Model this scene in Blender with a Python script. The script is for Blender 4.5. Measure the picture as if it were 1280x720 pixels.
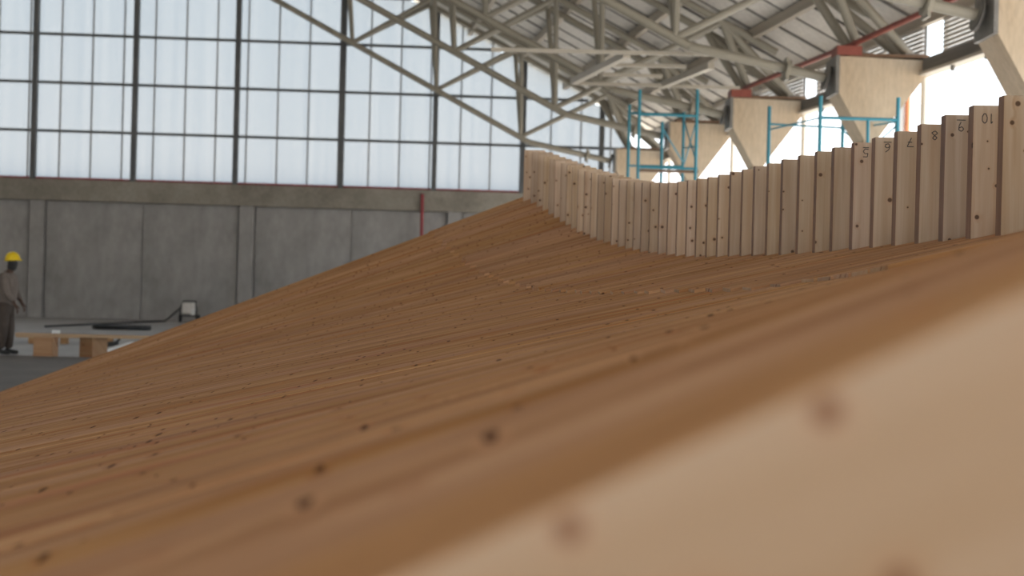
import bpy, bmesh, math, random
from mathutils import Matrix, Vector

for o in list(bpy.data.objects):
    bpy.data.objects.remove(o, do_unlink=True)
SC = bpy.context.scene
COL = SC.collection
random.seed(7)

# ------------------------------------------------------------------ camera
F = 1600.0                      # focal length in pixels of a 1280 wide frame
ROLL = math.radians(1.48)
CH = 1.42                       # camera height above the hall floor
cam_data = bpy.data.cameras.new('camera')
cam = bpy.data.objects.new('camera', cam_data)
COL.objects.link(cam)
cam.location = (0, 0, CH)
cam.rotation_euler = (math.pi / 2, -ROLL, 0)
cam_data.sensor_width = 36
cam_data.lens = 45
cam_data.clip_start = 0.05
cam_data.clip_end = 900
cam_data.dof.use_dof = True
cam_data.dof.focus_distance = 6.6
cam_data.dof.aperture_fstop = 2.4
SC.camera = cam

# ------------------------------------------------------------------ world, sun, exposure
W = bpy.data.worlds.new('world')
SC.world = W
W.use_nodes = True
nt = W.node_tree
nt.nodes.clear()
tc = nt.nodes.new('ShaderNodeTexCoord')
sx = nt.nodes.new('ShaderNodeSeparateXYZ')
rp = nt.nodes.new('ShaderNodeValToRGB')
bg = nt.nodes.new('ShaderNodeBackground')
ow = nt.nodes.new('ShaderNodeOutputWorld')
nt.links.new(tc.outputs['Generated'], sx.inputs[0])
nt.links.new(sx.outputs['Z'], rp.inputs[0])
nt.links.new(rp.outputs[0], bg.inputs[0])
nt.links.new(bg.outputs[0], ow.inputs[0])
cr = rp.color_ramp
cr.elements[0].position = 0.0
cr.elements[0].color = (1.0, 0.99, 0.98, 1)
cr.elements[1].position = 1.0
cr.elements[1].color = (0.50, 0.66, 0.88, 1)
e = cr.elements.new(0.09); e.color = (0.97, 0.985, 1.0, 1)
e = cr.elements.new(0.26); e.color = (0.70, 0.83, 0.93, 1)
bg.inputs[1].default_value = 2.6

sun_data = bpy.data.lights.new('sun', 'SUN')
sun_data.energy = 17.0
sun_data.angle = math.radians(1.0)
sun_data.color = (1.0, 0.94, 0.85)
sun = bpy.data.objects.new('sun', sun_data)
COL.objects.link(sun)
sun.rotation_euler = Vector((-0.56, 0.0, -0.83)).to_track_quat('-Z', 'Y').to_euler()

vs = SC.view_settings
vs.view_transform = 'Standard'
vs.look = 'None'
vs.gamma = 1
vs.use_curve_mapping = False
vs.exposure = 0.0

# ------------------------------------------------------------------ helpers
def ray(px, py):
    u, v = px - 640.0, 360.0 - py
    c, s = math.cos(ROLL), math.sin(ROLL)
    return (u * c - v * s) / F, (u * s + v * c) / F

def at(px, py, d):
    a, b = ray(px, py)
    return Vector((a * d, d, CH + b * d))

def new_mat(name):
    m = bpy.data.materials.new(name)
    m.use_nodes = True
    n = m.node_tree
    b = n.nodes['Principled BSDF']
    return m, n, b

def N(n, t, **kw):
    x = n.nodes.new(t)
    for k, v in kw.items():
        setattr(x, k, v)
    return x

def ramp(n, src, stops):
    r = N(n, 'ShaderNodeValToRGB')
    el = r.color_ramp.elements
    el[0].position, el[0].color = stops[0][0], (*stops[0][1], 1)
    el[1].position, el[1].color = stops[-1][0], (*stops[-1][1], 1)
    for p, c in stops[1:-1]:
        q = el.new(p); q.color = (*c, 1)
    n.links.new(src, r.inputs[0])
    return r.outputs[0]

def mixc(n, fac, a, b, mode='MIX'):
    m = N(n, 'ShaderNodeMix', data_type='RGBA', blend_type=mode)
    for sock, val in ((m.inputs[0], fac), (m.inputs[6], a), (m.inputs[7], b)):
        if isinstance(val, (int, float)):
            sock.default_value = val
        elif isinstance(val, tuple):
            sock.default_value = (*val, 1)
        else:
            n.links.new(val, sock)
    return m.outputs[2]

def math_n(n, op, a, b=None, c=None):
    m = N(n, 'ShaderNodeMath', operation=op)
    for i, val in enumerate((a, b, c)):
        if val is None:
            continue
        if isinstance(val, (int, float)):
            m.inputs[i].default_value = val
        else:
            n.links.new(val, m.inputs[i])
    return m.outputs[0]

def wood(name, light, dark, red, knot, knot_scale=5.5, knot_keep=0.45, rough=0.5, tint=0.14, streak=1.0, redamt=0.6, krad=0.085, ky=1.0, g=(26, 130, 9), spec=0.2):
    """timber whose grain runs along the object's own x axis"""
    m, n, b = new_mat(name)
    t = N(n, 'ShaderNodeTexCoord')
    oi = N(n, 'ShaderNodeObjectInfo')
    sep = N(n, 'ShaderNodeSeparateXYZ')
    n.links.new(t.outputs['Object'], sep.inputs[0])
    rnd = math_n(n, 'MULTIPLY', oi.outputs['Random'], 91.7)
    X = math_n(n, 'ADD', sep.outputs['X'], rnd)
    Y = math_n(n, 'ADD', math_n(n, 'MULTIPLY_ADD', sep.outputs['Y'], ky, sep.outputs['Z']), rnd)
    cmb = N(n, 'ShaderNodeCombineXYZ')
    n.links.new(X, cmb.inputs[0]); n.links.new(Y, cmb.inputs[1])
    base = cmb.outputs[0]
    # knots
    vo = N(n, 'ShaderNodeTexVoronoi', voronoi_dimensions='2D', feature='F1')
    vo.inputs['Scale'].default_value = knot_scale
    n.links.new(base, vo.inputs['Vector'])
    csep = N(n, 'ShaderNodeSeparateColor')
    n.links.new(vo.outputs['Color'], csep.inputs[0])
    keep = math_n(n, 'LESS_THAN', csep.outputs[0], knot_keep)
    size = math_n(n, 'MULTIPLY_ADD', csep.outputs[1], krad * 0.9, krad * 0.35)
    kd = math_n(n, 'DIVIDE', vo.outputs['Distance'], size)
    core = math_n(n, 'SMOOTH_MIN', math_n(n, 'SUBTRACT', 1.25, kd), 1.0, 0.1)
    core = math_n(n, 'MAXIMUM', core, 0.0)
    core = math_n(n, 'MULTIPLY', math_n(n, 'MINIMUM', math_n(n, 'MULTIPLY', core, 2.2), 1.0), keep)
    halo = math_n(n, 'MAXIMUM', math_n(n, 'MULTIPLY', math_n(n, 'SUBTRACT', 3.2, kd), 0.22), 0.0)
    halo = math_n(n, 'MULTIPLY', halo, keep)
    # grain, bent around the knots
    warp = math_n(n, 'MULTIPLY', halo, 0.03)
    c2 = N(n, 'ShaderNodeCombineXYZ')
    n.links.new(X, c2.inputs[0]); n.links.new(math_n(n, 'ADD', Y, warp), c2.inputs[1])
    def grain(sxx, syy, detail, dist=0.0):
        mp = N(n, 'ShaderNodeMapping')
        mp.inputs['Scale'].default_value = (sxx, syy, 1)
        n.links.new(c2.outputs[0], mp.inputs[0])
        no = N(n, 'ShaderNodeTexNoise', noise_dimensions='2D')
        no.inputs['Scale'].default_value = 1.0
        no.inputs['Detail'].default_value = detail
        no.inputs['Distortion'].default_value = dist
        n.links.new(mp.outputs[0], no.inputs['Vector'])
        return no.outputs[0]
    g1 = grain(0.9, g[0], 4, 0.4)
    g2 = grain(2.2, g[1], 3)
    g3 = grain(0.55, g[2], 2)
    mid = tuple((a + c) / 2 for a, c in zip(light, dark))
    col = ramp(n, g1, [(0.30, light), (0.52, mid), (0.74, dark)])
    col = mixc(n, math_n(n, 'MULTIPLY', ramp(n, g2, [(0.50, (0, 0, 0)), (0.72, (1, 1, 1))]), 0.38 * streak), col, dark)
    col = mixc(n, math_n(n, 'MULTIPLY', ramp(n, g3, [(0.58, (0, 0, 0)), (0.75, (1, 1, 1))]), redamt), col, red)
    col = mixc(n, math_n(n, 'MULTIPLY', halo, 0.55), col, red)
    col = mixc(n, math_n(n, 'MULTIPLY', core, 0.9), col, knot)
    # tint per piece
    hs = N(n, 'ShaderNodeHueSaturation')
    n.links.new(math_n(n, 'MULTIPLY_ADD', oi.outputs['Random'], tint * 2, 1 - tint), hs.inputs['Value'])
    r2 = math_n(n, 'FRACT', math_n(n, 'MULTIPLY', oi.outputs['Random'], 37.7))
    n.links.new(math_n(n, 'MULTIPLY_ADD', r2, 0.008, 0.496), hs.inputs['Hue'])
    n.links.new(math_n(n, 'MULTIPLY_ADD', r2, 0.14, 0.93), hs.inputs['Saturation'])
    n.links.new(col, hs.inputs['Color'])
    n.links.new(hs.outputs[0], b.inputs['Base Color'])
    b.inputs['Roughness'].default_value = rough
    b.inputs['Specular IOR Level'].default_value = spec
    bp = N(n, 'ShaderNodeBump')
    bp.inputs['Strength'].default_value = 0.15
    bp.inputs['Distance'].default_value = 0.002
    n.links.new(g2, bp.inputs['Height'])
    n.links.new(bp.outputs[0], b.inputs['Normal'])
    return m

def mottled(name, c1, c2, scale=1.2, rough=0.85, c3=None, bump=0.1, metallic=0.0, stretch=(1, 1, 1), fine=14):
    m, n, b = new_mat(name)
    t = N(n, 'ShaderNodeTexCoord')
    mp = N(n, 'ShaderNodeMapping')
    mp.inputs['Scale'].default_value = stretch
    n.links.new(t.outputs['Object'], mp.inputs[0])
    no = N(n, 'ShaderNodeTexNoise')
    no.inputs['Scale'].default_value = scale
    no.inputs['Detail'].default_value = 7
    no.inputs['Roughness'].default_value = 0.62
    n.links.new(mp.outputs[0], no.inputs['Vector'])
    nf = N(n, 'ShaderNodeTexNoise')
    nf.inputs['Scale'].default_value = scale * fine
    nf.inputs['Detail'].default_value = 4
    n.links.new(mp.outputs[0], nf.inputs['Vector'])
    stops = [(0.34, c1), (0.66, c2)]
    if c3:
        stops = [(0.30, c1), (0.55, c2), (0.75, c3)]
    col = ramp(n, no.outputs[0], stops)
    col = mixc(n, 0.25, col, ramp(n, nf.outputs[0], [(0.3, (0.25, 0.25, 0.25)), (0.7, (1, 1, 1))]), 'MULTIPLY')
    n.links.new(col, b.inputs['Base Color'])
    b.inputs['Roughness'].default_value = rough
    b.inputs['Metallic'].default_value = metallic
    if bump:
        bp = N(n, 'ShaderNodeBump')
        bp.inputs['Strength'].default_value = bump
        bp.inputs['Distance'].default_value = 0.02
        n.links.new(nf.outputs[0], bp.inputs['Height'])
        n.links.new(bp.outputs[0], b.inputs['Normal'])
    return m

M = {}
M['deck'] = wood('deck timber', (0.55, 0.326, 0.176), (0.33, 0.158, 0.072), (0.41, 0.155, 0.060), (0.045, 0.020, 0.012), knot_scale=11, knot_keep=0.55, streak=1.3, krad=0.085, rough=0.8, tint=0.06, spec=0.08, ky=0.22, g=(34, 110, 20))
M['upright'] = wood('plank timber', (0.50, 0.385, 0.285), (0.40, 0.285, 0.19), (0.40, 0.225, 0.12), (0.07, 0.035, 0.02), knot_scale=8, knot_keep=0.62, streak=0.9, redamt=0.25, krad=0.08, rough=0.65)
M['edge'] = wood('shaded plank edge timber', (0.27, 0.165, 0.115), (0.20, 0.115, 0.075), (0.24, 0.11, 0.06), (0.05, 0.025, 0.015), knot_keep=0.2, tint=0.08)  # orange-brown edge wood, darkened so the colour carries the shade of the plank sides
M['pale_face'] = wood('pale planed timber', (0.485, 0.34, 0.235), (0.42, 0.275, 0.17), (0.43, 0.215, 0.11), (0.22, 0.10, 0.055), knot_scale=11, knot_keep=0.75, krad=0.15, streak=0.5, redamt=0.7, g=(14, 60, 8), rough=0.7, spec=0.1)
M['block'] = wood('block timber', (0.36, 0.215, 0.11), (0.27, 0.145, 0.065), (0.28, 0.12, 0.05), (0.09, 0.04, 0.02), knot_keep=0.2)
M['pale_board'] = wood('pale board timber', (0.44, 0.32, 0.21), (0.34, 0.225, 0.13), (0.33, 0.185, 0.09), (0.09, 0.04, 0.02), knot_keep=0.2)
M['concrete'] = mottled('wall concrete', (0.23, 0.222, 0.215), (0.345, 0.333, 0.325), 0.45, c3=(0.43, 0.417, 0.405), stretch=(1, 1, 0.6), fine=9)
M['beam_concrete'] = mottled('stained beam concrete', (0.19, 0.17, 0.14), (0.30, 0.275, 0.235), 0.8, c3=(0.34, 0.315, 0.275))
M['corbel'] = mottled('tan cast concrete', (0.50, 0.385, 0.265), (0.62, 0.505, 0.375), 0.9, c3=(0.54, 0.40, 0.27), stretch=(1, 1, 0.35))
M['floor'] = mottled('floor concrete', (0.30, 0.29, 0.285), (0.42, 0.41, 0.40), 0.35, rough=0.55)
M['sheet'] = mottled('dark floor sheet', (0.10, 0.09, 0.085), (0.15, 0.135, 0.125), 0.8, rough=0.7)
M['ground'] = mottled('pale dry ground', (0.62, 0.54, 0.43), (0.74, 0.66, 0.55), 0.1)
M['steel'] = mottled('truss paint', (0.30, 0.275, 0.22), (0.36, 0.33, 0.27), 1.5, rough=0.5, bump=0.02)
M['steel_dark'] = mottled('dark frame paint', (0.075, 0.08, 0.085), (0.11, 0.115, 0.12), 1.5, rough=0.55, bump=0.02)
M['steel_light'] = mottled('beige bar paint', (0.50, 0.45, 0.37), (0.58, 0.53, 0.45), 1.5, rough=0.5, bump=0.02)
M['purlin'] = mottled('purlin steel', (0.40, 0.35, 0.28), (0.50, 0.44, 0.36), 1.5, rough=0.55, bump=0.02)
M['roof'] = mottled('roof sheet', (0.68, 0.64, 0.59), (0.80, 0.76, 0.70), 0.8, rough=0.5, bump=0.02)
M['louver'] = mottled('louver sheet', (0.62, 0.59, 0.55), (0.72, 0.69, 0.65), 1.0, rough=0.5, bump=0.02)
M['red'] = mottled('red oxide paint', (0.24, 0.06, 0.042), (0.32, 0.085, 0.06), 2, rough=0.5, bump=0.02)
M['maroon'] = mottled('dark red pipe paint', (0.20, 0.012, 0.02), (0.28, 0.02, 0.03), 2, rough=0.5, bump=0.0)
M['orange'] = mottled('orange hose', (0.75, 0.27, 0.12), (0.82, 0.33, 0.17), 2, rough=0.5, bump=0.0)
M['cyan'] = mottled('blue scaffold paint', (0.03, 0.24, 0.34), (0.05, 0.32, 0.42), 2, rough=0.45, bump=0.02)
M['rust'] = mottled('rusty plate', (0.16, 0.09, 0.05), (0.26, 0.16, 0.10), 3, rough=0.8)
M['plate'] = mottled('grey plate', (0.16, 0.15, 0.14), (0.24, 0.23, 0.21), 3, rough=0.5)
M['black'] = mottled('black rubber', (0.012, 0.012, 0.012), (0.025, 0.025, 0.025), 3, rough=0.6, bump=0)
M['white'] = mottled('white paint', (0.70, 0.70, 0.68), (0.80, 0.80, 0.78), 2, rough=0.5, bump=0)
M['pencil'] = mottled('pencil mark', (0.035, 0.03, 0.03), (0.06, 0.055, 0.05), 9, rough=0.8, bump=0)
M['helmet'] = mottled('yellow plastic', (0.80, 0.55, 0.01), (0.86, 0.62, 0.015), 2, rough=0.35, bump=0)
M['jacket'] = mottled('grey brown cloth', (0.14, 0.115, 0.10), (0.19, 0.16, 0.14), 6, rough=0.9)
M['trousers'] = mottled('dark brown cloth', (0.055, 0.042, 0.035), (0.085, 0.066, 0.055), 6, rough=0.9)
M['skin'] = mottled('dark skin', (0.07, 0.035, 0.022), (0.09, 0.048, 0.03), 6, rough=0.6, bump=0)

def pane_mat():
    m, n, b = new_mat('translucent pane')
    n.nodes.remove(b)
    out = n.nodes['Material Output']
    t = N(n, 'ShaderNodeTexCoord')
    mp = N(n, 'ShaderNodeMapping')
    mp.inputs['Scale'].default_value = (5.5, 1, 0.05)
    n.links.new(t.outputs['Object'], mp.inputs[0])
    no = N(n, 'ShaderNodeTexNoise')
    no.inputs['Scale'].default_value = 1.0
    no.inputs['Detail'].default_value = 3
    n.links.new(mp.outputs[0], no.inputs['Vector'])
    col = ramp(n, no.outputs[0], [(0.3, (0.425, 0.445, 0.465)), (0.7, (0.475, 0.485, 0.495))])
    tr = N(n, 'ShaderNodeBsdfTransparent')
    n.links.new(col, tr.inputs[0])
    tl = N(n, 'ShaderNodeBsdfTranslucent')
    tl.inputs[0].default_value = (0.66, 0.69, 0.71, 1)
    mx = N(n, 'ShaderNodeMixShader')
    mx.inputs[0].default_value = 0.25
    n.links.new(tr.outputs[0], mx.inputs[1])
    n.links.new(tl.outputs[0], mx.inputs[2])
    n.links.new(mx.outputs[0], out.inputs['Surface'])
    return m
M['pane'] = pane_mat()

def tag(o, label=None, cat=None, group=None, kind=None):
    if label: o['label'] = label
    if cat: o['category'] = cat
    if group: o['group'] = group
    if kind: o['kind'] = kind
    return o

def link(name, data, mat=None, parent=None, matrix=None):
    o = bpy.data.objects.new(name, data)
    COL.objects.link(o)
    if mat is not None and data is not None and not data.materials:
        data.materials.append(M[mat])
    if parent is not None:
        o.parent = parent
    if matrix is not None:
        if parent is not None:
            o.matrix_local = PINV(parent) @ matrix
        else:
            o.matrix_world = matrix
    return o

WM = {}
def PINV(p):
    return WM.get(p.name, Matrix()).inverted()

def empty(name, loc=(0, 0, 0), label=None, cat=None, group=None, kind=None):
    o = bpy.data.objects.new(name, None)
    COL.objects.link(o)
    o.location = loc
    o.empty_display_size = 0.2
    WM[o.name] = Matrix.Translation(Vector(loc))
    return tag(o, label, cat, group, kind)

def mesh_from(name, verts, faces, smooth=False):
    me = bpy.data.meshes.new(name)
    me.from_pydata([tuple(v) for v in verts], [], faces)
    me.validate()
    bm = bmesh.new(); bm.from_mesh(me)
    bmesh.ops.recalc_face_normals(bm, faces=bm.faces)
    bm.to_mesh(me); bm.free()
    if smooth:
        for p in me.polygons: p.use_smooth = True
    return me

BOXF = [(0, 3, 2, 1), (4, 5, 6, 7), (0, 1, 5, 4), (1, 2, 6, 5), (2, 3, 7, 6), (3, 0, 4, 7)]
def box_mesh(name, lo, hi, bevel=0.0):
    x0, y0, z0 = lo; x1, y1, z1 = hi
    v = [(x0, y0, z0), (x1, y0, z0), (x1, y1, z0), (x0, y1, z0), (x0, y0, z1), (x1, y0, z1), (x1, y1, z1), (x0, y1, z1)]
    me = mesh_from(name, v, BOXF)
    if bevel:
        bm = bmesh.new(); bm.from_mesh(me)
        bmesh.ops.bevel(bm, geom=list(bm.edges), offset=bevel, segments=1, affect='EDGES')
        bm.to_mesh(me); bm.free()
    return me

def box(name, lo, hi, mat, parent=None, bevel=0.0):
    """axis aligned box in world coordinates whose origin is the middle of its base"""
    c = Vector(((lo[0] + hi[0]) / 2, (lo[1] + hi[1]) / 2, lo[2]))
    me = box_mesh(name, tuple(Vector(lo) - c), tuple(Vector(hi) - c), bevel)
    return link(name, me, mat, parent, Matrix.Translation(c))

CYL = {}
def unit_cyl(seg, mat):
    key = (seg, mat)
    if key not in CYL:
        bm = bmesh.new()
        bmesh.ops.create_cone(bm, cap_ends=True, segments=seg, radius1=1, radius2=1, depth=1)
        me = bpy.data.meshes.new('tube_' + mat)
        bm.to_mesh(me); bm.free()
        for p in me.polygons: p.use_smooth = len(p.vertices) == 4
        me.materials.append(M[mat])
        CYL[key] = me
    return CYL[key]

def tube(name, p, q, r, mat, parent=None, seg=12):
    p, q = Vector(p), Vector(q)
    d = q - p
    mx = Matrix.Translation((p + q) / 2) @ d.to_track_quat('Z', 'Y').to_matrix().to_4x4() @ Matrix.Diagonal((r, r, d.length, 1))
    return link(name, unit_cyl(seg, mat), None, parent, mx)

UB = {}
def bar(name, p, q, w, h, mat, parent=None):
    """rectangular bar from p to q, w across, h high"""
    p, q = Vector(p), Vector(q)
    d = (q - p)
    x = d.normalized()
    up = Vector((0, 0, 1)) if abs(x.z) < 0.95 else Vector((0, 1, 0))
    y = up.cross(x).normalized(); z = x.cross(y)
    R = Matrix((x, y, z)).transposed().to_4x4()
    if mat not in UB:
        me = box_mesh('bar_' + mat, (-.5, -.5, -.5), (.5, .5, .5)); me.materials.append(M[mat]); UB[mat] = me
    mx = Matrix.Translation((p + q) / 2) @ R @ Matrix.Diagonal((d.length, w, h, 1))
    return link(name, UB[mat], None, parent, mx)

def sweep(name, pts, r, mat, parent=None, seg=6):
    """round cable through points, one mesh"""
    verts, faces = [], []
    P = [Vector(p) for p in pts]
    for i, p in enumerate(P):
        t = (P[min(i + 1, len(P) - 1)] - P[max(i - 1, 0)]).normalized()
        a = t.orthogonal() if i == 0 else (a - t * a.dot(t))
        a.normalize(); b = t.cross(a)
        for k in range(seg):
            an = 2 * math.pi * k / seg
            verts.append(p + (a * math.cos(an) + b * math.sin(an)) * r)
    for i in range(len(P) - 1):
        for k in range(seg):
            faces.append((i * seg + k, i * seg + (k + 1) % seg, (i + 1) * seg + (k + 1) % seg, (i + 1) * seg + k))
    faces.append(tuple(range(seg))); faces.append(tuple(range((len(P) - 1) * seg, len(P) * seg)))
    c = Vector(P[0])
    me = mesh_from(name, [v - c for v in verts], faces, True)
    return link(name, me, mat, parent, Matrix.Translation(c))

def prism(name, poly, y0, y1, mat, parent=None):
    """polygon given as (x, z) world points, extruded along y"""
    n_ = len(poly)
    c = Vector((sum(p[0] for p in poly) / n_, y0, min(p[1] for p in poly)))
    v = [Vector((p[0], y0, p[1])) - c for p in poly] + [Vector((p[0], y1, p[1])) - c for p in poly]
    f = [tuple(range(n_)), tuple(range(2 * n_ - 1, n_ - 1, -1))] + [(i, (i + 1) % n_, n_ + (i + 1) % n_, n_ + i) for i in range(n_)]
    return link(name, mesh_from(name, v, f), mat, parent, Matrix.Translation(c))

def spline(xs, ys):
    """smooth interpolation (Hermite with finite difference slopes), linear outside"""
    n_ = len(xs)
    m = []
    for i in range(n_):
        if i == 0: m.append((ys[1] - ys[0]) / (xs[1] - xs[0]))
        elif i == n_ - 1: m.append((ys[-1] - ys[-2]) / (xs[-1] - xs[-2]))
        else:
            h0, h1 = xs[i] - xs[i - 1], xs[i + 1] - xs[i]
            m.append((h1 * (ys[i] - ys[i - 1]) / h0 + h0 * (ys[i + 1] - ys[i]) / h1) / (h0 + h1))
    def f(x):
        if x <= xs[0]: return ys[0] + m[0] * (x - xs[0])
        if x >= xs[-1]: return ys[-1] + m[-1] * (x - xs[-1])
        i = max(j for j in range(n_ - 1) if xs[j] <= x)
        h = xs[i + 1] - xs[i]; t = (x - xs[i]) / h
        return ((2 * t**3 - 3 * t**2 + 1) * ys[i] + (t**3 - 2 * t**2 + t) * h * m[i]
                + (-2 * t**3 + 3 * t**2) * ys[i + 1] + (t**3 - t**2) * h * m[i + 1])
    return f

# ------------------------------------------------------------------ structure: floor and ground
def struct(o, label=None):
    o['kind'] = 'structure'
    if label: o['label'] = label
    return o

struct(box('ground', (-120, -120, -0.5), (160, 260, -0.06), 'ground'), 'pale dry ground outside the hall')
struct(box('floor', (-37, -32, -0.30), (16, 45.5, 0.0), 'floor'), 'grey concrete floor of the hall')

# ------------------------------------------------------------------ back wall with its glazing
WALL_D = 44.0
WA = math.atan(0.056)
WMAT = Matrix.Translation((0, WALL_D, 0)) @ Matrix.Rotation(WA, 4, 'Z')
def wall_sz(px, py):
    a, b = ray(px, py)
    t = WALL_D / (1 - 0.056 * a)
    return a * t / math.cos(WA), CH + b * t
def wbox(name, s0, s1, y0, y1, z0, z1, mat, parent=None, bevel=0):
    c = Vector(((s0 + s1) / 2, (y0 + y1) / 2, z0))
    me = box_mesh(name, (-(s1 - s0) / 2, -(y1 - y0) / 2, 0), ((s1 - s0) / 2, (y1 - y0) / 2, z1 - z0), bevel)
    return link(name, me, mat, parent, WMAT @ Matrix.Translation(c))

sill = wall_sz(0, 222)[1]
S_L = -34.0
S_R = wall_sz(784, 200)[0]
beam_lo = sill - 0.72
wb = wbox('wall_back', S_L, S_R, 0.12, 0.45, 0, sill, 'concrete')
struct(wb, 'grey concrete wall below the glazing at the back')
WM[wb.name] = wb.matrix_world.copy()
wm_ = WMAT @ Matrix.Translation(((S_L + S_R) / 2, 0.285, 0))
WM[wb.name] = wm_
wbox('ring_beam', S_L, S_R, -0.16, 0.12, beam_lo, sill, 'beam_concrete', wb, 0.015)
pil = [wall_sz(x, 300)[0] for x in (46, 308, 568)]
step = pil[1] - pil[0]
pil = [pil[0] - step * 3, pil[0] - step * 2, pil[0] - step] + pil
for s in pil:
    wbox('pilaster', s - 0.24, s + 0.24, -0.10, 0.12, 0, beam_lo, 'concrete', wb, 0.01)
edges = sorted([S_L] + pil + [S_R])
for a, b in zip(edges[:-1], edges[1:]):
    lo = a + (0.29 if a in pil else 0); hi = b - (0.29 if b in pil else 0)
    nn = 2 if hi - lo > 4 else 1
    for i in range(nn):
        p0 = lo + (hi - lo) * i / nn; p1 = lo + (hi - lo) * (i + 1) / nn
        wbox('concrete_panel', p0 + 0.012, p1 - 0.012, 0.04 + 0.012 * (i % 2), 0.12, 0.02, beam_lo - 0.02, 'concrete', wb, 0.008)

# unit of the roof template: one pixel at the second column
D2 = 24.85
U = D2 / F
COLS = [(1249, -18, 0.77), (1050, 70, 1.0), (917, 122, 1.23), (838, 152, 1.41), (771, 186, 1.69)]
TL = []
for (px, py, k) in COLS:
    TL.append(at(px, py, D2 * k))
AX = (TL[4] - TL[0]) / (TL[4].y - TL[0].y)          # axis of the column row, per metre of depth
def tp(o, dx, dy, dd=0.0):
    """point of the roof template relative to a column's top left corner"""
    return o + Vector((dx * U, dd, dy * U)) + Vector((AX.x * dd, 0, 0))
SL = 0.527
ROOF_DX0, ROOF_DY0 = -24.0, 128.0                    # a point on the roof underside
EAVE_DX = 122.0
RIDGE_DX = -1330.0
def roof_z(dx): return ROOF_DY0 - SL * (dx - ROOF_DX0)
def axis_at(y):                                      # the column row continued to depth y
    return TL[0] + (TL[4] - TL[0]) * ((y - TL[0].y) / (TL[4].y - TL[0].y))

# glazing: posts, girts, panel joints and panes
win = empty('window_1', (0, WALL_D, sill), kind='structure')
win['label'] = 'tall translucent glazing above the back concrete wall'
yb = WALL_D + 0.0
org = axis_at(WALL_D + 0.6)
def roof_at_s(s):
    p = WMAT @ Vector((s, 0, 0))
    o_ = axis_at(p.y)
    dx = (p.x - o_.x) / U
    if dx < RIDGE_DX: dx = 2 * RIDGE_DX - dx
    return o_.z + roof_z(dx) * U
post_px = [45, 170, 297, 429, 545, 655, 753]
posts = [wall_sz(x, 120)[0] for x in post_px]
ps = (posts[4] - posts[0]) / 4
posts = [posts[0] - ps * i for i in range(6, 0, -1)] + posts
for s in posts:
    wbox('glazing_post', s - 0.085, s + 0.085, -0.22, -0.02, sill, roof_at_s(s) - 0.1, 'steel_dark', win)
gz = [wall_sz(0, y)[1] for y in (222, 160.5, 100, 40)]
gstep = (gz[3] - gz[0]) / 3
girts = [gz[0] + gstep * i for i in range(0, 8)]
for i, z in enumerate(girts[1:]):
    # right end where the roof cuts the girt
    s1 = S_R
    while s1 > S_L and roof_at_s(s1) < z + 0.15: s1 -= 0.1
    s0 = S_L
    while s0 < s1 and roof_at_s(s0) < z + 0.15: s0 += 0.1
    if s1 - s0 > 1:
        wbox('girt', s0, s1, -0.05, 0.03, z - 0.045, z + 0.045, 'steel_dark', win)
wbox('sill_rail', S_L, S_R, -0.10, 0.06, sill, sill + 0.07, 'maroon', win)
j0 = wall_sz(36.5, 100)[0]; js = wall_sz(75.8, 100)[0] - j0
k0 = math.ceil((S_L - j0) / js); k1 = math.floor((S_R - j0) / js)
joints = [j0 + js * k for k in range(k0, k1 + 1)]
for s in joints:
    wbox('panel_joint', s - 0.022, s + 0.022, 0.03, 0.075, sill + 0.07, roof_at_s(s), 'plate', win)
cuts = [S_L] + joints + [S_R]
for a, b in zip(cuts[:-1], cuts[1:]):
    if b - a < 0.1: continue
    rows = [sill + 0.07] + girts[1:] + [99]
    for z0, z1 in zip(rows[:-1], rows[1:]):
        ra, rb = roof_at_s(a), roof_at_s(b)
        za, zb = min(z1, ra), min(z1, rb)
        if max(za, zb) - z0 < 0.05: continue
        za, zb = max(za, z0 + 0.01), max(zb, z0 + 0.01)
        if b < -15.5 and z0 > sill + 6: continue
        x0, x1 = a + 0.02, b - 0.02
        v = [(x0, 0.045, z0), (x1, 0.045, z0), (x1, 0.045, zb), (x0, 0.045, za), (x0, 0.06, z0), (x1, 0.06, z0), (x1, 0.06, zb), (x0, 0.06, za)]
        me = mesh_from('pane', v, [(0, 3, 2, 1), (4, 5, 6, 7), (0, 1, 5, 4), (1, 2, 6, 5), (2, 3, 7, 6), (3, 0, 4, 7)])
        link('pane', me, 'pane', win, WMAT)

# left side wall, outside the photograph
wl = box('wall_left', (-36.4, -30, 0), (-36.0, 42, 8.5), 'concrete')
struct(wl, 'grey concrete wall on the left side of the hall')

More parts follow.
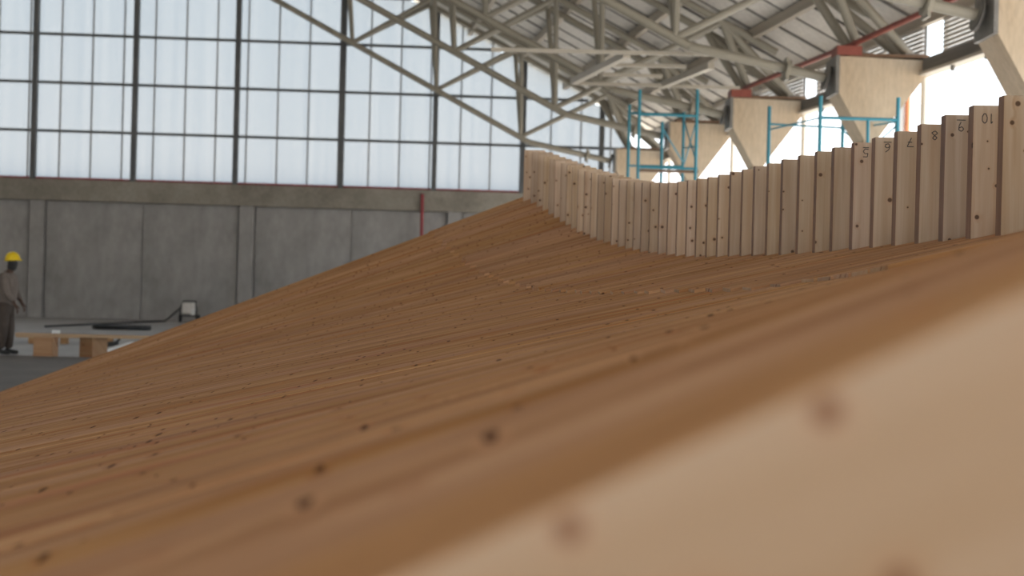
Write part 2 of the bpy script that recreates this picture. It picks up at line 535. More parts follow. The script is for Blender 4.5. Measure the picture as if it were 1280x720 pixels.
# ------------------------------------------------------------------ roof
ceil_ = empty('ceiling', (0, 20, 9), kind='structure')
ceil_['label'] = 'pitched sheet metal roof on long purlins'
y_a, y_b = -30.0, 44.6
ny = 74
def roof_strip(name, ya, yb_, dxa, dxb, th, mat, lift=0.0):
    v = []
    for (y, dx, t) in ((ya, dxa, 0), (yb_, dxa, 0), (yb_, dxb, 0), (ya, dxb, 0), (ya, dxa, th), (yb_, dxa, th), (yb_, dxb, th), (ya, dxb, th)):
        o_ = axis_at(y)
        zz = roof_z(dx) if dx >= RIDGE_DX else roof_z(2 * RIDGE_DX - dx)
        v.append(Vector((o_.x + dx * U, y, o_.z + zz * U + t + lift)))
    c = v[0].copy()
    me = mesh_from(name, [p - c for p in v], BOXF)
    return link(name, me, mat, ceil_, Matrix.Translation(c))
for i in range(ny):
    ya = y_a + (y_b - y_a) * i / ny
    yb2 = y_a + (y_b - y_a) * (i + 1) / ny
    roof_strip('roof_sheet', ya + 0.012, yb2 - 0.012, EAVE_DX, RIDGE_DX, 0.04, 'roof', 0.0 if i % 2 else 0.02)
    if i < ny - 1:
        roof_strip('sheet_seam', yb2 - 0.022, yb2 + 0.022, EAVE_DX, RIDGE_DX, 0.05, 'plate', -0.03)
roof_strip('roof_slope', y_a, y_b, RIDGE_DX, 2 * RIDGE_DX - EAVE_DX, 0.05, 'roof', 0.0)
roof_strip('roof_cover', y_a, y_b, EAVE_DX, RIDGE_DX, 0.05, 'roof', 0.09)
for dx in (112, 20, -85, -190, -300, -410, -520, -640, -760, -880, -1000, -1120, -1240):
    a_, b_ = axis_at(y_a), axis_at(y_b - 0.4)
    p = a_ + Vector((dx * U, 0, roof_z(dx) * U - 0.13)); q = b_ + Vector((dx * U, 0, roof_z(dx) * U - 0.13))
    bar('purlin', p, q, 0.14, 0.24, 'purlin', ceil_)

# ------------------------------------------------------------------ columns with flared heads
ORD = ['nearest, cut by the top right corner', 'second from the right, largest seen whole', 'third from the right, behind the blue scaffold', 'fourth from the right, behind the braced blue scaffold', 'farthest, beside the back glazing']
THK = 0.80
for i, o_ in enumerate(TL):
    e_ = empty('concrete_column', (o_.x + 40 * U, o_.y + THK / 2, 0), 'tan concrete column with flared triangular head, ' + ORD[i], 'column', 'concrete columns along the right side')
    y0 = o_.y
    P = lambda dx, dy: (o_.x + dx * U, o_.z + dy * U)
    prism('column_head', [P(0, 0), P(0, -46), P(33, -104), P(49, -104), P(60, -88), P(113, -16), P(113, -3)][::-1], y0, y0 + THK, 'corbel', e_)
    b0 = P(33, -104); b1 = P(49, -104)
    box('stem', (b0[0], y0 + 0.02, 0), (b1[0], y0 + THK - 0.02, b0[1]), 'corbel', e_)
    box('end_plate', (o_.x - 0.07, y0 - 0.01, o_.z - 46 * U), (o_.x, y0 + THK + 0.01, o_.z + 0.02), 'plate', e_)
    box('top_plate', (o_.x + 10 * U, y0 - 0.005, o_.z + 0.0), (o_.x + 112 * U, y0 + THK, o_.z + 0.06), 'rust', e_)
    if i < 3: box('red_bracket', (o_.x - 4 * U, y0 - 0.04, o_.z + 0.02), (o_.x + 27 * U, y0 + 0.45, o_.z + 0.20), 'red', e_)

# ------------------------------------------------------------------ trusses
TORD = ['nearest, at the top right corner', 'second from the right, with the thickest visible tubes', 'third, meeting the column behind the scaffold', 'fourth, in front of the last one', 'farthest, silhouetted against the back glazing']
NP = 6
for i, o_ in enumerate(TL):
    t_ = empty('roof_truss', tuple(o_), 'grey tubular roof truss, ' + TORD[i], 'truss', 'tubular roof trusses')
    yc = THK / 2
    B = [tp(o_, -199 - 182 * k, 14 + 9.0 + (182 * k) * SL, yc) for k in range(NP)]
    kink = tp(o_, -181, 12, yc)
    end = tp(o_, -4, -24, yc)
    tube('bottom_chord', end, kink, 0.095, 'steel', t_)
    tube('bottom_chord', kink, B[-1] , 0.095, 'steel', t_)
    tube('flange', tp(o_, -60, -13, yc), tp(o_, -53, -14.5, yc), 0.19, 'steel', t_)
    tube('flange', tp(o_, -8, -23, yc), tp(o_, -4, -24, yc), 0.24, 'plate', t_)
    bar('hanger_plate', tp(o_, -57, 0, yc), tp(o_, -57, -28, yc), 0.05, 0.30, 'steel', t_)
    for sgn in (-1, 1):
        dd = yc + sgn * 0.6
        T = [tp(o_, -24 - 185 * k, 113 + 185 * k * SL, dd) for k in range(NP)]
        tube('top_chord', tp(o_, 60, 113 - 84 * SL, dd), T[-1], 0.088, 'steel', t_)
        for k in range(NP):
            tube('web_tube', B[k], T[k], 0.072, 'steel', t_)
            if k + 1 < NP:
                tube('web_tube', B[k], T[k + 1], 0.072, 'steel', t_)
        tube('strut', tp(o_, 34, 4, yc + sgn * 0.12), T[0], 0.095, 'steel', t_)
        tube('strut', tp(o_, 99, 2, yc + sgn * 0.12), T[0], 0.095, 'steel', t_)
    for k in range(NP):
        a_ = tp(o_, -24 - 185 * k, 113 + 185 * k * SL, yc - 0.6); b_ = tp(o_, -24 - 185 * k, 113 + 185 * k * SL, yc + 0.6)
        tube('cross_tube', a_, b_, 0.06, 'steel', t_)
    for dx in (34, 99):
        bar('shoe', tp(o_, dx - 10, 5, yc), tp(o_, dx + 10, 5, yc), 0.5, 0.07, 'plate', t_)

# horizontal bracing frame between the second and third trusses
cf = empty('bracing_frame', tuple(at(717, 102, 30.5)), 'pale beige ladder shaped bracing frame hung between two roof trusses', 'bracing')
bar('rail', at(717, 102, 30.5), at(784, 68, 26.8), 0.16, 0.14, 'steel_light', cf)
bar('rail', at(827, 107, 30.8), at(889, 82, 27.9), 0.16, 0.14, 'steel_light', cf)
for (x0, y0, x1, y1, d) in ((721, 104, 925, 110, 30.55), (753, 93, 828, 95.5, 29.4), (766, 81, 858, 83, 28.1), (614, 62, 925, 68.5, 26.7)):
    bar('rung', at(x0, y0, d), at(x1, y1, d), 0.08, 0.075, 'steel_light', cf)

# red pipe along the column heads
rpts = [tp(TL[0], 40, 17, 0.2) + (TL[0] - TL[1]) * 0.25, tp(TL[0], 20, 17, 0.2)] + [tp(o_, 20, 17, 0.2) for o_ in TL[1:3]]
rpipe = sweep('red_pipe', rpts, 0.055, 'red', seg=10)
tag(rpipe, 'long red pipe running along the tops of the concrete columns', 'pipe')

# eaves between the columns: beam, louvered fascia, slim posts
FN = ['nearest bay at the top right', 'second bay from the right', 'third bay from the right', 'farthest bay']
for i in range(4):
    a_, b_ = TL[i + 1], TL[i]
    A = tp(a_, 108, -10, THK + 0.02); Bp = tp(b_, 108, -10, -0.02)
    eb = empty('eave_beam', tuple(A), 'grey steel eave beam with bolted lower flange, ' + FN[i], 'beam', 'eave beams')
    bar('web_plate', A, Bp, 0.12, 0.26, 'plate', eb)
    bar('flange', A + Vector((0, 0, -.16)), Bp + Vector((0, 0, -.16)), 0.26, 0.06, 'steel_light', eb)
    for k in range(4):
        q = A.lerp(Bp, 0.3 + 0.18 * k) + Vector((-0.05, 0, -.19))
        tube('bolt', q, q + Vector((0, 0, -.10)), 0.04, 'plate', eb, 6)
    fp = empty('louver_panel', tuple(A), 'pale ribbed louver panel under the roof edge, ' + FN[i], 'louver panel', 'louver panels under the eave')
    dirv = Bp - A
    s0, s1 = A + dirv * 0.22, A + dirv * 0.97
    ns = 8
    for k in range(ns):
        z = 0.17 + 0.085 * k
        sl = bar('slat', s0 + Vector((0.03, 0, z)), s1 + Vector((0.03, 0, z)), 0.035, 0.066, 'louver', fp)
    for f_ in (0.0, 0.33, 0.66, 1.0):
        p = s0.lerp(s1, f_) + Vector((0.07, 0, 0.12))
        bar('stile', p, p + Vector((0, 0, 0.78)), 0.05, 0.04, 'plate', fp)
    hp = tp(a_, 121, -12, THK * 0.6)
    pst = tube('eave_post', (hp.x, hp.y, 0), (hp.x, hp.y, hp.z), 0.06, 'steel_light')
    tag(pst, 'slim pale post under the eave beam, ' + FN[i], 'post', 'slim eave posts')
hp = tp(TL[1], 122, -12, 1.6)
tag(tube('downpipe', (hp.x + 0.04, hp.y, 0), (hp.x + 0.04, hp.y, hp.z + .0), 0.10, 'white'), 'white downpipe beside the largest column head', 'pipe')
tag(tube('orange_hose', (hp.x + 0.17, hp.y - 0.1, 0), (hp.x + 0.17, hp.y - 0.1, hp.z + .0), 0.055, 'orange'), 'orange hose hanging beside the white downpipe', 'hose')

# ------------------------------------------------------------------ blue scaffolds
def scaffold(label, pairs, rails, braces, group, plat=None):
    x0 = pairs[0]
    base = at(x0[0], x0[1], x0[2])
    e_ = empty('scaffold_tower', (base.x, base.y, 0), label, 'scaffold', group)
    for (px, py, d) in pairs:
        p = at(px, py, d)
        tube('post', (p.x, p.y, 0), p, 0.038, 'cyan', e_)
    for (ax, ay, ad, bx_, by, bd, r) in rails:
        tube('rail', at(ax, ay, ad), at(bx_, by, bd), r, 'cyan', e_, 8)
    for (ax, ay, ad, bx_, by, bd) in braces:
        tube('brace', at(ax, ay, ad), at(bx_, by, bd), 0.018, 'cyan', e_, 6)
    if plat:
        for k, (ax, ay, ad, bx_, by, bd) in enumerate(plat):
            bar('platform_board', at(ax, ay, ad), at(bx_, by, bd), 0.24, 0.05, 'rust', e_)
    return e_
nd, fd = 23.9, 26.2
scaffold('blue tubular scaffold frame in front of the two largest column heads',
         [(1026, 120, nd), (1123, 122, nd), (962, 133, fd), (1054, 137, fd)],
         [(1026, 147, nd, 1123, 150, nd, .032), (962, 155, fd, 1054, 160, fd, .022), (962, 162, fd, 1026, 147, nd, .018),
          (1085, 149, nd, 1084, 210, nd, .032), (1054, 162, fd, 1123, 152, nd, .018), (962, 205, fd, 1054, 208, fd, .022)],
         [(1054, 163, fd, 1110, 215, fd), (1123, 155, nd, 1054, 215, fd)], 'blue scaffold towers')
nd, fd = 29.6, 31.8
scaffold('blue tubular scaffold tower with cross braces in front of the farther column heads',
         [(800, 112, nd), (872, 112, nd), (787, 131, fd), (855, 140, fd), (828, 152, nd + 1)],
         [(800, 143, nd, 872, 145, nd, .03), (800, 209, nd, 872, 211, nd, .03), (787, 141, fd, 855, 143, fd, .025), (787, 207, fd, 855, 208, fd, .025),
          (800, 143, nd, 787, 142, fd, .02), (872, 145, nd, 855, 144, fd, .02), (855, 185, fd, 872, 183, nd, .02)],
         [(855, 205, fd, 871, 150, nd), (855, 150, fd, 871, 205, nd), (828, 160, nd + 1, 855, 205, fd)], 'blue scaffold towers',
         [(800, 213, nd + .2, 872, 215, nd + .2), (797, 213, nd + .7, 868, 215, nd + .7)])

# ------------------------------------------------------------------ the timber ramp
D0 = 5.67
P_ = 0.22
def dk(k): return D0 + P_ * k
ctrl = [(0.61, 1280, 359, 0, 941), (1.05, 1280, 306, 0, 800), (1.6, 1280, 291, 0, 720), (2.2, 1280, 291, 0, 672), (3.0, 1280, 294, 0, 630), (4.0, 1280, 297, 0, 600),
        (dk(0), 1255, 297, 0, 561), (dk(3), 1151, 307.5, 0, 546), (dk(11), 961, 321.5, 0, 522), (dk(20), 836, 321, 0, 508), (dk(25), 784, 312.5, 0, 503),
        (dk(30), 740, 299, 0, 499), (dk(35), 701, 279, 0, 495), (dk(41), 655, 253, 0, 490)]
ds, as_, ss = [], [], []
for (d, xa, ya, xb, yb_) in ctrl:
    p, q = at(xa, ya, d), at(xb, yb_, d)
    s = (p.z - q.z) / (p.x - q.x)
    ds.append(d); ss.append(s); as_.append(p.z - s * p.x)
fa, fs = spline(ds, as_), spline(ds, ss)
def deck_z(x, d): return fa(d) + fs(d) * x

left_px = [1255, 1217, 1182, 1151.5, 1122, 1094, 1068, 1043, 1021.5, 1000, 979, 961, 944, 929, 914, 899, 885.6, 872, 860, 847.6, 836, 825, 813.5, 803, 793.5, 784,
           774.7, 765.8, 756.7, 748, 739.7, 731, 723, 716, 709, 701.7, 694.2, 687.3, 680, 672.5, 665, 655.5]
top_px = [119, 131.5, 143.5, 155, 164, 171.6, 178, 184, 189, 194, 199, 204, 207.5, 211.5, 214.5, 218, 221, 223, 225, 226.8, 228, 228.4, 228.6, 228.4, 227.6, 226,
          225, 223, 221, 218.6, 216, 214, 211.3, 209, 206.6, 204, 201, 198.5, 196, 193, 190, 187.5]
KN = len(left_px)
XW, ZT = {}, {}
for k in range(KN):
    p = at(left_px[k], top_px[k], dk(k))
    XW[k], ZT[k] = p.x, p.z
for k in (-1, -2):
    XW[k] = XW[0] + 0.085 * -k; ZT[k] = ZT[0] + 0.012 * -k
PW = 0.24
def x_right(d):
    k = math.floor((d - D0) / P_ + 1e-6)
    if k in XW: return XW[k] + PW
    if k > KN - 1: return XW[KN - 1] + PW
    return XW[-2] + PW + 0.06 * (D0 - 2 * P_ - d)

ramp_o = empty('timber_ramp', (-3.0, 8.0, 0), 'large twisting ramp of honey coloured timber boards laid side by side on edge', 'ramp')
def board(name, xl, xr, da, db, lift, depth, parent, mat='deck'):
    c = 0.003
    dm = (da + db) / 2
    s = fs(dm)
    L = Vector((xl, da, deck_z(xl, da)))
    ang = math.atan(s)
    R = Matrix.Rotation(-ang, 4, 'Y')
    Mx = Matrix.Translation(L) @ R
    inv = Mx.inverted()
    verts = []
    for x in (xl, xr):
        zf, zb = deck_z(x, da) + lift, deck_z(x, db) + lift
        zl = min(zf, zb) - depth
        for (y, z) in ((da, zl), (da, zf - c), (da + c, zf), (db - c, zb), (db, zb - c), (db, zl)):
            verts.append(inv @ Vector((x, y, z)))
    faces = [(0, 1, 2, 3, 4, 5), (11, 10, 9, 8, 7, 6)] + [(i, 6 + i, 6 + (i + 1) % 6, (i + 1) % 6) for i in range(6)]
    return link(name, mesh_from(name, verts, faces), mat, parent, Mx)

JOFF = 1.10
d = 0.5
d_end = dk(KN - 1) + P_
bt = P_
first = dk(-23) - 0.0
kk = -23
while dk(kk) < d_end - 1e-6:
    base = dk(kk)
    if base < 0.49:
        kk += 1; continue
    xr = x_right(base + 0.01)
    joint = base > 4.25
    jx = xr - PW - JOFF + random.uniform(-0.008, 0.008)
    for j in range(1):
        da, db = base + bt * j, base + bt * (j + 1)
        dm = (da + db) / 2
        xl = max(-6.4, (0.02 - fa(dm)) / fs(dm))
        bo = board('board', xl, jx if joint else xr, da + 0.0004, db - 0.0004, random.uniform(-0.0016, 0.0016), 0.24, ramp_o)
        bo.data.materials.append(M['pale_face'])          # pale planed broad side, its brighter light also put into the colour
        for p in bo.data.polygons:
            if abs(p.normal.y) > 0.9: p.material_index = 1
    if joint:
        for j in range(1):
            da, db = base, base + P_
            bo = board('board', jx + 0.004, xr, da + 0.0004, db - 0.0004, 0.014 + random.uniform(-0.002, 0.002), 0.22, ramp_o)
            bo.data.materials.append(M['pale_face'])      # sawn board ends are pale
            for p in bo.data.polygons:
                if abs(p.normal.x) > 0.9: p.material_index = 1
    kk += 1

# ------------------------------------------------------------------ the row of upright planks
par = empty('plank_parapet', (XW[20], dk(20), deck_z(XW[20], dk(20))), 'curving row of upright pale timber planks stepping along the ramp edge', 'parapet')
RP = Matrix(((0, 1, 0, 0), (0, 0, 1, 0), (1, 0, 0, 0), (0, 0, 0, 1)))      # local x up, local y to the right, local z away
DIG = {'0': [[(.5, 1), (.15, .8), (.1, .4), (.3, .03), (.6, 0), (.85, .3), (.85, .75), (.5, 1)]],
       '1': [[(.5, 0), (.5, 1), (.25, .8)]],
       '5': [[(.85, 1), (.3, 1), (.22, .58), (.6, .62), (.85, .35), (.6, .03), (.15, .1)], [(.1, -.12), (.9, -.12)]],
       '6': [[(.75, 1), (.35, .7), (.18, .3), (.4, 0), (.75, .1), (.8, .38), (.5, .5), (.22, .3)], [(0, -.18), (1, -.18)]],
       '7': [[(.1, 1), (.9, 1), (.4, 0)], [(.3, .5), (.85, .5)]],
       '8': [[(.5, .52), (.2, .75), (.45, 1), (.75, .8), (.5, .52), (.15, .25), (.45, 0), (.85, .22), (.5, .52)]],
       '9': [[(.75, .65), (.4, .5), (.18, .75), (.45, 1), (.75, .85), (.72, .4), (.5, 0)], [(0, -.2), (1, -.2)]]}
def strokes(text, h, w, cx, cy, z, th=0.0045):
    verts, faces = [], []
    n_ = len(text)
    for i, ch in enumerate(text):
        for line in DIG[ch]:
            for (a, b) in zip(line[:-1], line[1:]):
                def loc(p):
                    # written upside down: turned half round on the plank
                    xx = -((p[0] + i * 1.0) - n_ * 0.5) * w
                    yy = -(p[1] - 0.5) * h
                    return Vector((cy + yy, cx + xx, z))
                A, B = loc(a), loc(b)
                dv = (B - A)
                if dv.length < 1e-6: continue
                nn = Vector((-dv.y, dv.x, 0)).normalized() * th * 0.5
                i0 = len(verts)
                verts += [A - nn, A + nn, B + nn, B - nn]
                faces.append((i0, i0 + 1, i0 + 2, i0 + 3))
    return mesh_from('pencil_number', verts, faces)
NUM = {1: '10', 2: '9', 3: '8', 4: '7', 5: '6', 6: '5'}
for k in sorted(XW):
    d_ = dk(k)
    x0, x1 = XW[k], XW[k] + PW
    t_ = 0.064
    zt = ZT[k]
    if k >= 0:
        x1 = x0 + PW
    Mx = Matrix.Translation((x0, d_, deck_z(x0, d_))) @ RP
    inv = Mx.inverted()
    bev = 0.002
    me_v = []
    zb0, zb1 = deck_z(x0, d_) - 0.004, deck_z(x1, d_) - 0.004
    prof = [(x0 + bev, d_), (x1 - bev, d_), (x1, d_ + bev), (x1, d_ + t_ - bev), (x1 - bev, d_ + t_), (x0 + bev, d_ + t_), (x0, d_ + t_ - bev), (x0, d_ + bev)]
    for lev in (0, 1):
        for (x, y) in prof:
            z = (zb0 + (zb1 - zb0) * (x - x0) / (x1 - x0)) if lev == 0 else zt + 0.012 * (x - x0)
            me_v.append(inv @ Vector((x, y, z)))
    n_ = len(prof)
    fcs = [tuple(range(n_)), tuple(range(2 * n_ - 1, n_ - 1, -1))] + [(i, (i + 1) % n_, n_ + (i + 1) % n_, n_ + i) for i in range(n_)]
    me = mesh_from('plank', me_v, fcs)
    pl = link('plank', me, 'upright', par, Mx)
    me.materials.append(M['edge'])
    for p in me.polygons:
        if abs(p.normal.y) > 0.5: p.material_index = 1    # narrow edges: browner timber, with their shade put into the colour
    if k in NUM:
        vis = (left_px[k - 1] - left_px[k]) / F * d_
        loc_top = (inv @ Vector((x0, d_, zt))).x
        h = 0.045
        nm = strokes(NUM[k], h, 0.042 if len(NUM[k]) == 1 else 0.03, vis * 0.56 if k > 1 else vis * 0.48, loc_top - (0.055 if k > 1 else 0.06), -0.0012)
        nb = bpy.data.objects.new('pencil_number', nm)
        COL.objects.link(nb); nm.materials.append(M['pencil'])
        nb.parent = pl

# ------------------------------------------------------------------ things on the hall floor
def on_floor(px, py):
    a, b = ray(px, py)
    t = -CH / b
    return Vector((a * t, t, 0))

sh_v = [on_floor(-60, 444), on_floor(150, 450), Vector((-3.6, 14.8, 0)), Vector((-9, 11.0, 0))]
n_ = 4
vv = [p + Vector((0, 0, 0.004)) for p in sh_v] + [p + Vector((0, 0, 0.03)) for p in sh_v]
cc = vv[0].copy()
sh = link('floor_sheet', mesh_from('floor_sheet', [p - cc for p in vv], BOXF), 'sheet', None, Matrix.Translation(cc))
tag(sh, 'dark grey brown sheet lying flat on the floor beside the ramp', 'floor sheet')

def yawbox(name, c, sx_, sy_, h, yaw, mat, label=None, cat=None, group=None, bevel=0.006, z0=0.0, parent=None):
    me = box_mesh(name, (-sx_ / 2, -sy_ / 2, 0), (sx_ / 2, sy_ / 2, h), bevel)
    o = link(name, me, mat, parent, Matrix.Translation((c.x, c.y, z0)) @ Matrix.Rotation(yaw, 4, 'Z'))
    return tag(o, label, cat, group)

b1 = on_floor(53, 447.5); b2 = on_floor(112, 447.5)
b1.y += 0.15; b2.y += 0.2
yawbox('timber_block', b1, 0.33, 0.30, 0.36, 0.0, 'block', 'tan timber block standing on end nearest the worker', 'timber block', 'timber blocks under the long board')
yawbox('timber_block', b2, 0.32, 0.36, 0.35, math.radians(-28), 'block', 'reddish timber block with its side showing, nearer the ramp', 'timber block', 'timber blocks under the long board')
ba = b1 + Vector((-0.55, 0.10, 0.392)); bb = b2 + Vector((1.3, 0.05, 0.380))
lb = bar('long_board', ba, bb, 0.22, 0.055, 'pale_board')
tag(lb, 'long pale board resting on the two timber blocks', 'board')
q = b1.lerp(b2, 0.25)
yawbox('white_offcut', Vector((at(68, 416, b1.y).x, b1.y + 0.08, 0)), 0.13, 0.12, 0.06, 0.2, 'white', 'small white offcut lying on the long board', 'offcut', z0=0.42)
p0, p1 = on_floor(20, 429), on_floor(190, 431)
bb_ = bar('floor_board', p0 + Vector((0, 0, .15)), p1 + Vector((0, 0, .15)), 0.16, 0.05, 'pale_board')
tag(bb_, 'pale board lying low on the floor behind the blocks', 'board')
for f_ in (0.12, 0.35, 0.68):
    pp = p0.lerp(p1, f_)
    yawbox('spacer_block', pp, 0.14, 0.14, 0.125, 0, 'block', ['small spacer under the low board beside the worker', 'small spacer under the low board between the timber blocks', 'small spacer under the low board next to the ramp'][(0.12, 0.35, 0.68).index(f_)], 'spacer', 'spacers under the low board', bevel=0.003)
s0, s1 = on_floor(127, 442), on_floor(165, 430)
tag(bar('white_strip', s0 + Vector((0, 0, .03)), s1 + Vector((0, 0, .03)), 0.09, 0.05, 'white'), 'white strip lying on the floor next to the reddish block', 'strip')
g0 = on_floor(141, 434)
gl = empty('hand_tool', tuple(g0), 'small black tool lying on the floor by the white strip', 'tool')
bar('tool_body', g0 + Vector((-.1, 0, .06)), g0 + Vector((.1, .03, .07)), 0.11, 0.10, 'black', gl)
bar('tool_handle', g0 + Vector((.05, 0, .09)), g0 + Vector((.14, .02, .17)), 0.05, 0.05, 'black', gl)
bar('tool_nose', g0 + Vector((-.2, -.02, .055)), g0 + Vector((-.08, 0, .06)), 0.05, 0.05, 'plate', gl)

# machine by the wall: white box on a dark tubular frame
mb = on_floor(236, 403)
mc = empty('site_machine', tuple(mb), 'pale site machine with dark tubular handle frame by the concrete wall', 'machine')
mw = 0.40
def mp_(dx, dy, z): return mb + Vector((dx, dy, z))
me = box_mesh('machine_body', (-.19, -.2, 0), (.22, .2, .36), 0.03)
link('machine_body', me, 'louver', mc, Matrix.Translation(mp_(0, 0, .30)))
link('control_box', box_mesh('control_box', (-.05, -.05, 0), (.07, .05, .2), 0.01), 'white', mc, Matrix.Translation(mp_(.17, -.23, .25)))
for sgn in (-1, 1):
    tube('frame_leg', mp_(sgn * .28, -.15, 0.0), mp_(sgn * .26, -.1, .5), 0.025, 'black', mc, 8)
    tube('handle_side', mp_(sgn * .26, -.1, .5), mp_(sgn * .20, .05, .70), 0.025, 'black', mc, 8)
tube('handle_bar', mp_(-.2, .05, .70), mp_(.2, .05, .70), 0.025, 'black', mc, 8)
tube('axle', mp_(-.28, -.12, .22), mp_(.28, -.12, .22), 0.025, 'black', mc, 8)
for sgn in (-1, 1):
    tube('wheel', mp_(sgn * .30 - .03, .05, .13), mp_(sgn * .30 + .03, .05, .13), 0.13, 'black', mc, 14)
cpts = []
c0, c1 = on_floor(226, 402), on_floor(60, 409)
for i in range(41):
    f_ = i / 40
    p = c0.lerp(c1, f_)
    p.y += 0.35 * math.sin(f_ * 9) * f_ + 0.5 * math.sin(f_ * 4)
    p.z = 0.03 + max(0, .45 * (1 - f_ * 6))
    cpts.append(p)
tag(sweep('power_cable', cpts, 0.028, 'black'), 'black cable running along the floor from the site machine', 'cable')
cpts = []
cc_ = on_floor(152, 412)
for i in range(121):
    an = i * 0.42
    r_ = 0.32 + 0.10 * math.sin(i * 0.9)
    cpts.append(cc_ + Vector((1.9 * r_ * math.cos(an), r_ * math.sin(an), 0.03 + 0.0006 * i)))
tag(sweep('coiled_hose', cpts, 0.028, 'black'), 'black coiled hose lying on the floor in front of the concrete wall', 'hose')

# boards leaning in a low pile behind the ramp
pp = on_floor(292, 402)
for i in range(4):
    yawbox('stacked_board', pp + Vector((0.2 + 0.03 * i, 0, 0)), 1.6, 0.3, 0.19, 0.02 * i, 'pale_board', ['lowest', 'second', 'third', 'topmost'][i] + ' board of the low pile behind the ramp edge', 'board', 'boards piled behind the ramp', z0=0.001 + i * 0.192)

# red standpipe on the back wall
ra = wall_sz(528, 243); rb = wall_sz(527, 330)
pa = WMAT @ Vector((ra[0], -0.25, ra[1])); pb = WMAT @ Vector((rb[0], -0.25, 0))
tag(tube('standpipe', pb, pa, 0.055, 'maroon'), 'vertical red pipe standing against the back concrete wall', 'pipe')

# ------------------------------------------------------------------ the worker
def skin_mesh(name, nodes, links, root, sub=2):
    me = bpy.data.meshes.new(name + '_skeleton')
    me.from_pydata([n_[0] for n_ in nodes], links, [])
    ob = bpy.data.objects.new(name + '_tmp', me)
    COL.objects.link(ob)
    ob.modifiers.new('skin', 'SKIN')
    sv = me.skin_vertices[0].data
    for i, n_ in enumerate(nodes):
        r = n_[1]
        sv[i].radius = r if isinstance(r, tuple) else (r, r)
        sv[i].use_root = (i == root)
    sb = ob.modifiers.new('sub', 'SUBSURF'); sb.levels = sub; sb.render_levels = sub
    dg = bpy.context.evaluated_depsgraph_get(); dg.update()
    out = bpy.data.meshes.new_from_object(ob.evaluated_get(dg))
    bpy.data.objects.remove(ob, do_unlink=True)
    for p in out.polygons: p.use_smooth = True
    out.name = name
    return out
wf = on_floor(5, 443)
wk = empty('person', (wf.x, wf.y, 0), 'worker in yellow hard hat, grey brown jacket and dark trousers standing beside the blocks', 'person')
# faces +x (to the right), y is away from the camera
body_n = [((0.0, 0, .95), (.10, .12)), ((.01, 0, 1.12), (.11, .14)), ((.03, 0, 1.32), (.12, .16)), ((.06, 0, 1.46), (.06, .07)), ((.09, 0, 1.53), .055), ((.11, 0, 1.60), (.085, .07)), ((.115, 0, 1.69), (.095, .075)), ((.10, 0, 1.76), (.06, .05)),
          ((.0, -.09, .86), .075), ((.02, -.10, .50), .06), ((-.03, -.10, .10), .042), ((.0, .09, .86), .075), ((.05, .10, .50), .06), ((.03, .10, .10), .042),
          ((.05, -.19, 1.40), .05), ((.10, -.23, 1.13), .042), ((.24, -.22, .93), .032), ((.28, -.215, .86), (.02, .036)),
          ((.05, .19, 1.40), .05), ((.08, .23, 1.13), .042), ((.20, .21, .95), .032), ((.24, .205, .88), (.02, .036))]
body_l = [(0, 1), (1, 2), (2, 3), (3, 4), (4, 5), (5, 6), (6, 7), (0, 8), (8, 9), (9, 10), (0, 11), (11, 12), (12, 13), (2, 14), (14, 15), (15, 16), (16, 17), (2, 18), (18, 19), (19, 20), (20, 21)]
# fingers and thumb of both hands
for (hx, hy, hz, hi, sg) in ((.28, -.215, .86, 17, -1), (.24, .205, .88, 21, 1)):
    for f_, (oy, L) in enumerate(((-.028, .055), (-.009, .065), (.010, .06), (.028, .048))):
        b_ = len(body_n)
        body_n += [((hx + .015, hy + oy, hz - .045), .0095), ((hx + .03, hy + oy, hz - .05 - L * .55), .0085), ((hx + .018, hy + oy, hz - .055 - L), .0075)]
        body_l += [(hi, b_), (b_, b_ + 1), (b_ + 1, b_ + 2)]
    b_ = len(body_n)
    body_n += [((hx + .035, hy, hz + .0), .011), ((hx + .06, hy, hz - .04), .009)]
    body_l += [(hi, b_), (b_, b_ + 1)]
bm_ = skin_mesh('body', body_n, body_l, 0)
WX = WM[wk.name]
link('body', bm_, 'skin', wk, WX)
jk = skin_mesh('jacket', [((-.01, 0, .84), (.19, .215)), ((.0, 0, 1.06), (.175, .20)), ((.02, 0, 1.30), (.18, .205)), ((.045, 0, 1.44), (.10, .14)), ((.07, 0, 1.49), (.07, .075)),
                          ((.05, -.205, 1.40), .075), ((.10, -.245, 1.13), .066), ((.23, -.23, .95), .052), ((.05, .205, 1.40), .075), ((.08, .245, 1.13), .066), ((.19, .22, .97), .052)],
               [(0, 1), (1, 2), (2, 3), (3, 4), (2, 5), (5, 6), (6, 7), (2, 8), (8, 9), (9, 10)], 0)
link('jacket', jk, 'jacket', wk, WX)
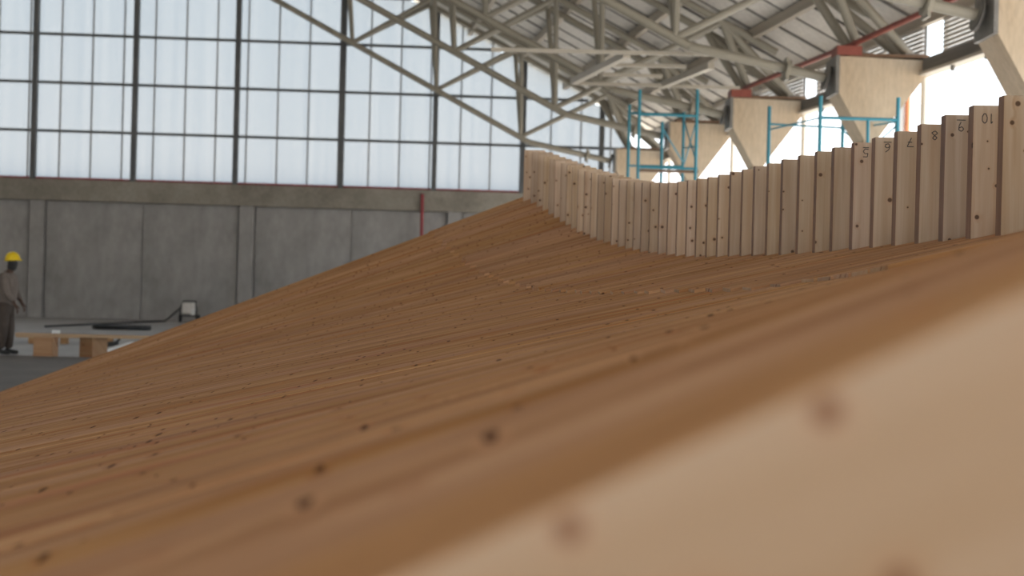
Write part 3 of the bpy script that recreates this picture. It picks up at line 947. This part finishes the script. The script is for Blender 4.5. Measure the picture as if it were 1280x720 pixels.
tr_ = skin_mesh('trousers', [((0, 0, .98), (.155, .18)), ((.0, 0, .88), (.16, .185)), ((.0, -.095, .78), .125), ((.02, -.105, .48), .088), ((-.03, -.105, .09), .078), ((.0, .095, .78), .125), ((.05, .105, .48), .095), ((.03, .105, .09), .082)],
                [(0, 1), (1, 2), (2, 3), (3, 4), (1, 5), (5, 6), (6, 7)], 0)
link('trousers', tr_, 'trousers', wk, WX)
for (bx_, by) in ((-.03, -.105), (.03, .105)):
    bt_ = skin_mesh('boot', [((bx_ - .03, by, .12), .055), ((bx_ - .02, by, .06), (.055, .05)), ((bx_ + .09, by, .045), (.045, .04)), ((bx_ + .19, by, .04), (.04, .035))], [(0, 1), (1, 2), (2, 3)], 0, 1)
    link('boot', bt_, 'black', wk, WX)
mk = skin_mesh('face_covering', [((.075, 0, 1.50), .075), ((.10, 0, 1.56), (.09, .085)), ((.115, 0, 1.63), (.105, .09)), ((.115, 0, 1.695), (.105, .09))], [(0, 1), (1, 2), (2, 3)], 0)
link('face_covering', mk, 'black', wk, WX)
bmh = bmesh.new()
bmesh.ops.create_uvsphere(bmh, u_segments=20, v_segments=12, radius=1)
bmesh.ops.delete(bmh, geom=[v for v in bmh.verts if v.co.z < -0.02], context='VERTS')
for v in bmh.verts:
    v.co = Vector((v.co.x * .135, v.co.y * .118, v.co.z * .145))
rim = [e2 for e2 in bmh.edges if e2.is_boundary]
ex = bmesh.ops.extrude_edge_only(bmh, edges=rim)
for v in [g for g in ex['geom'] if isinstance(g, bmesh.types.BMVert)]:
    k_ = 1.05 + (0.24 if v.co.x > 0.06 else 0.0)
    v.co.x *= k_; v.co.y *= 1.05; v.co.z -= 0.015
hme = bpy.data.meshes.new('hard_hat'); bmh.to_mesh(hme); bmh.free()
for p in hme.polygons: p.use_smooth = True
hh = link('hard_hat', hme, 'helmet', wk, WX @ Matrix.Translation((.11, 0, 1.695)) @ Matrix.Rotation(math.radians(-4), 4, 'Y'))
hh.modifiers.new('shell', 'SOLIDIFY').thickness = 0.006
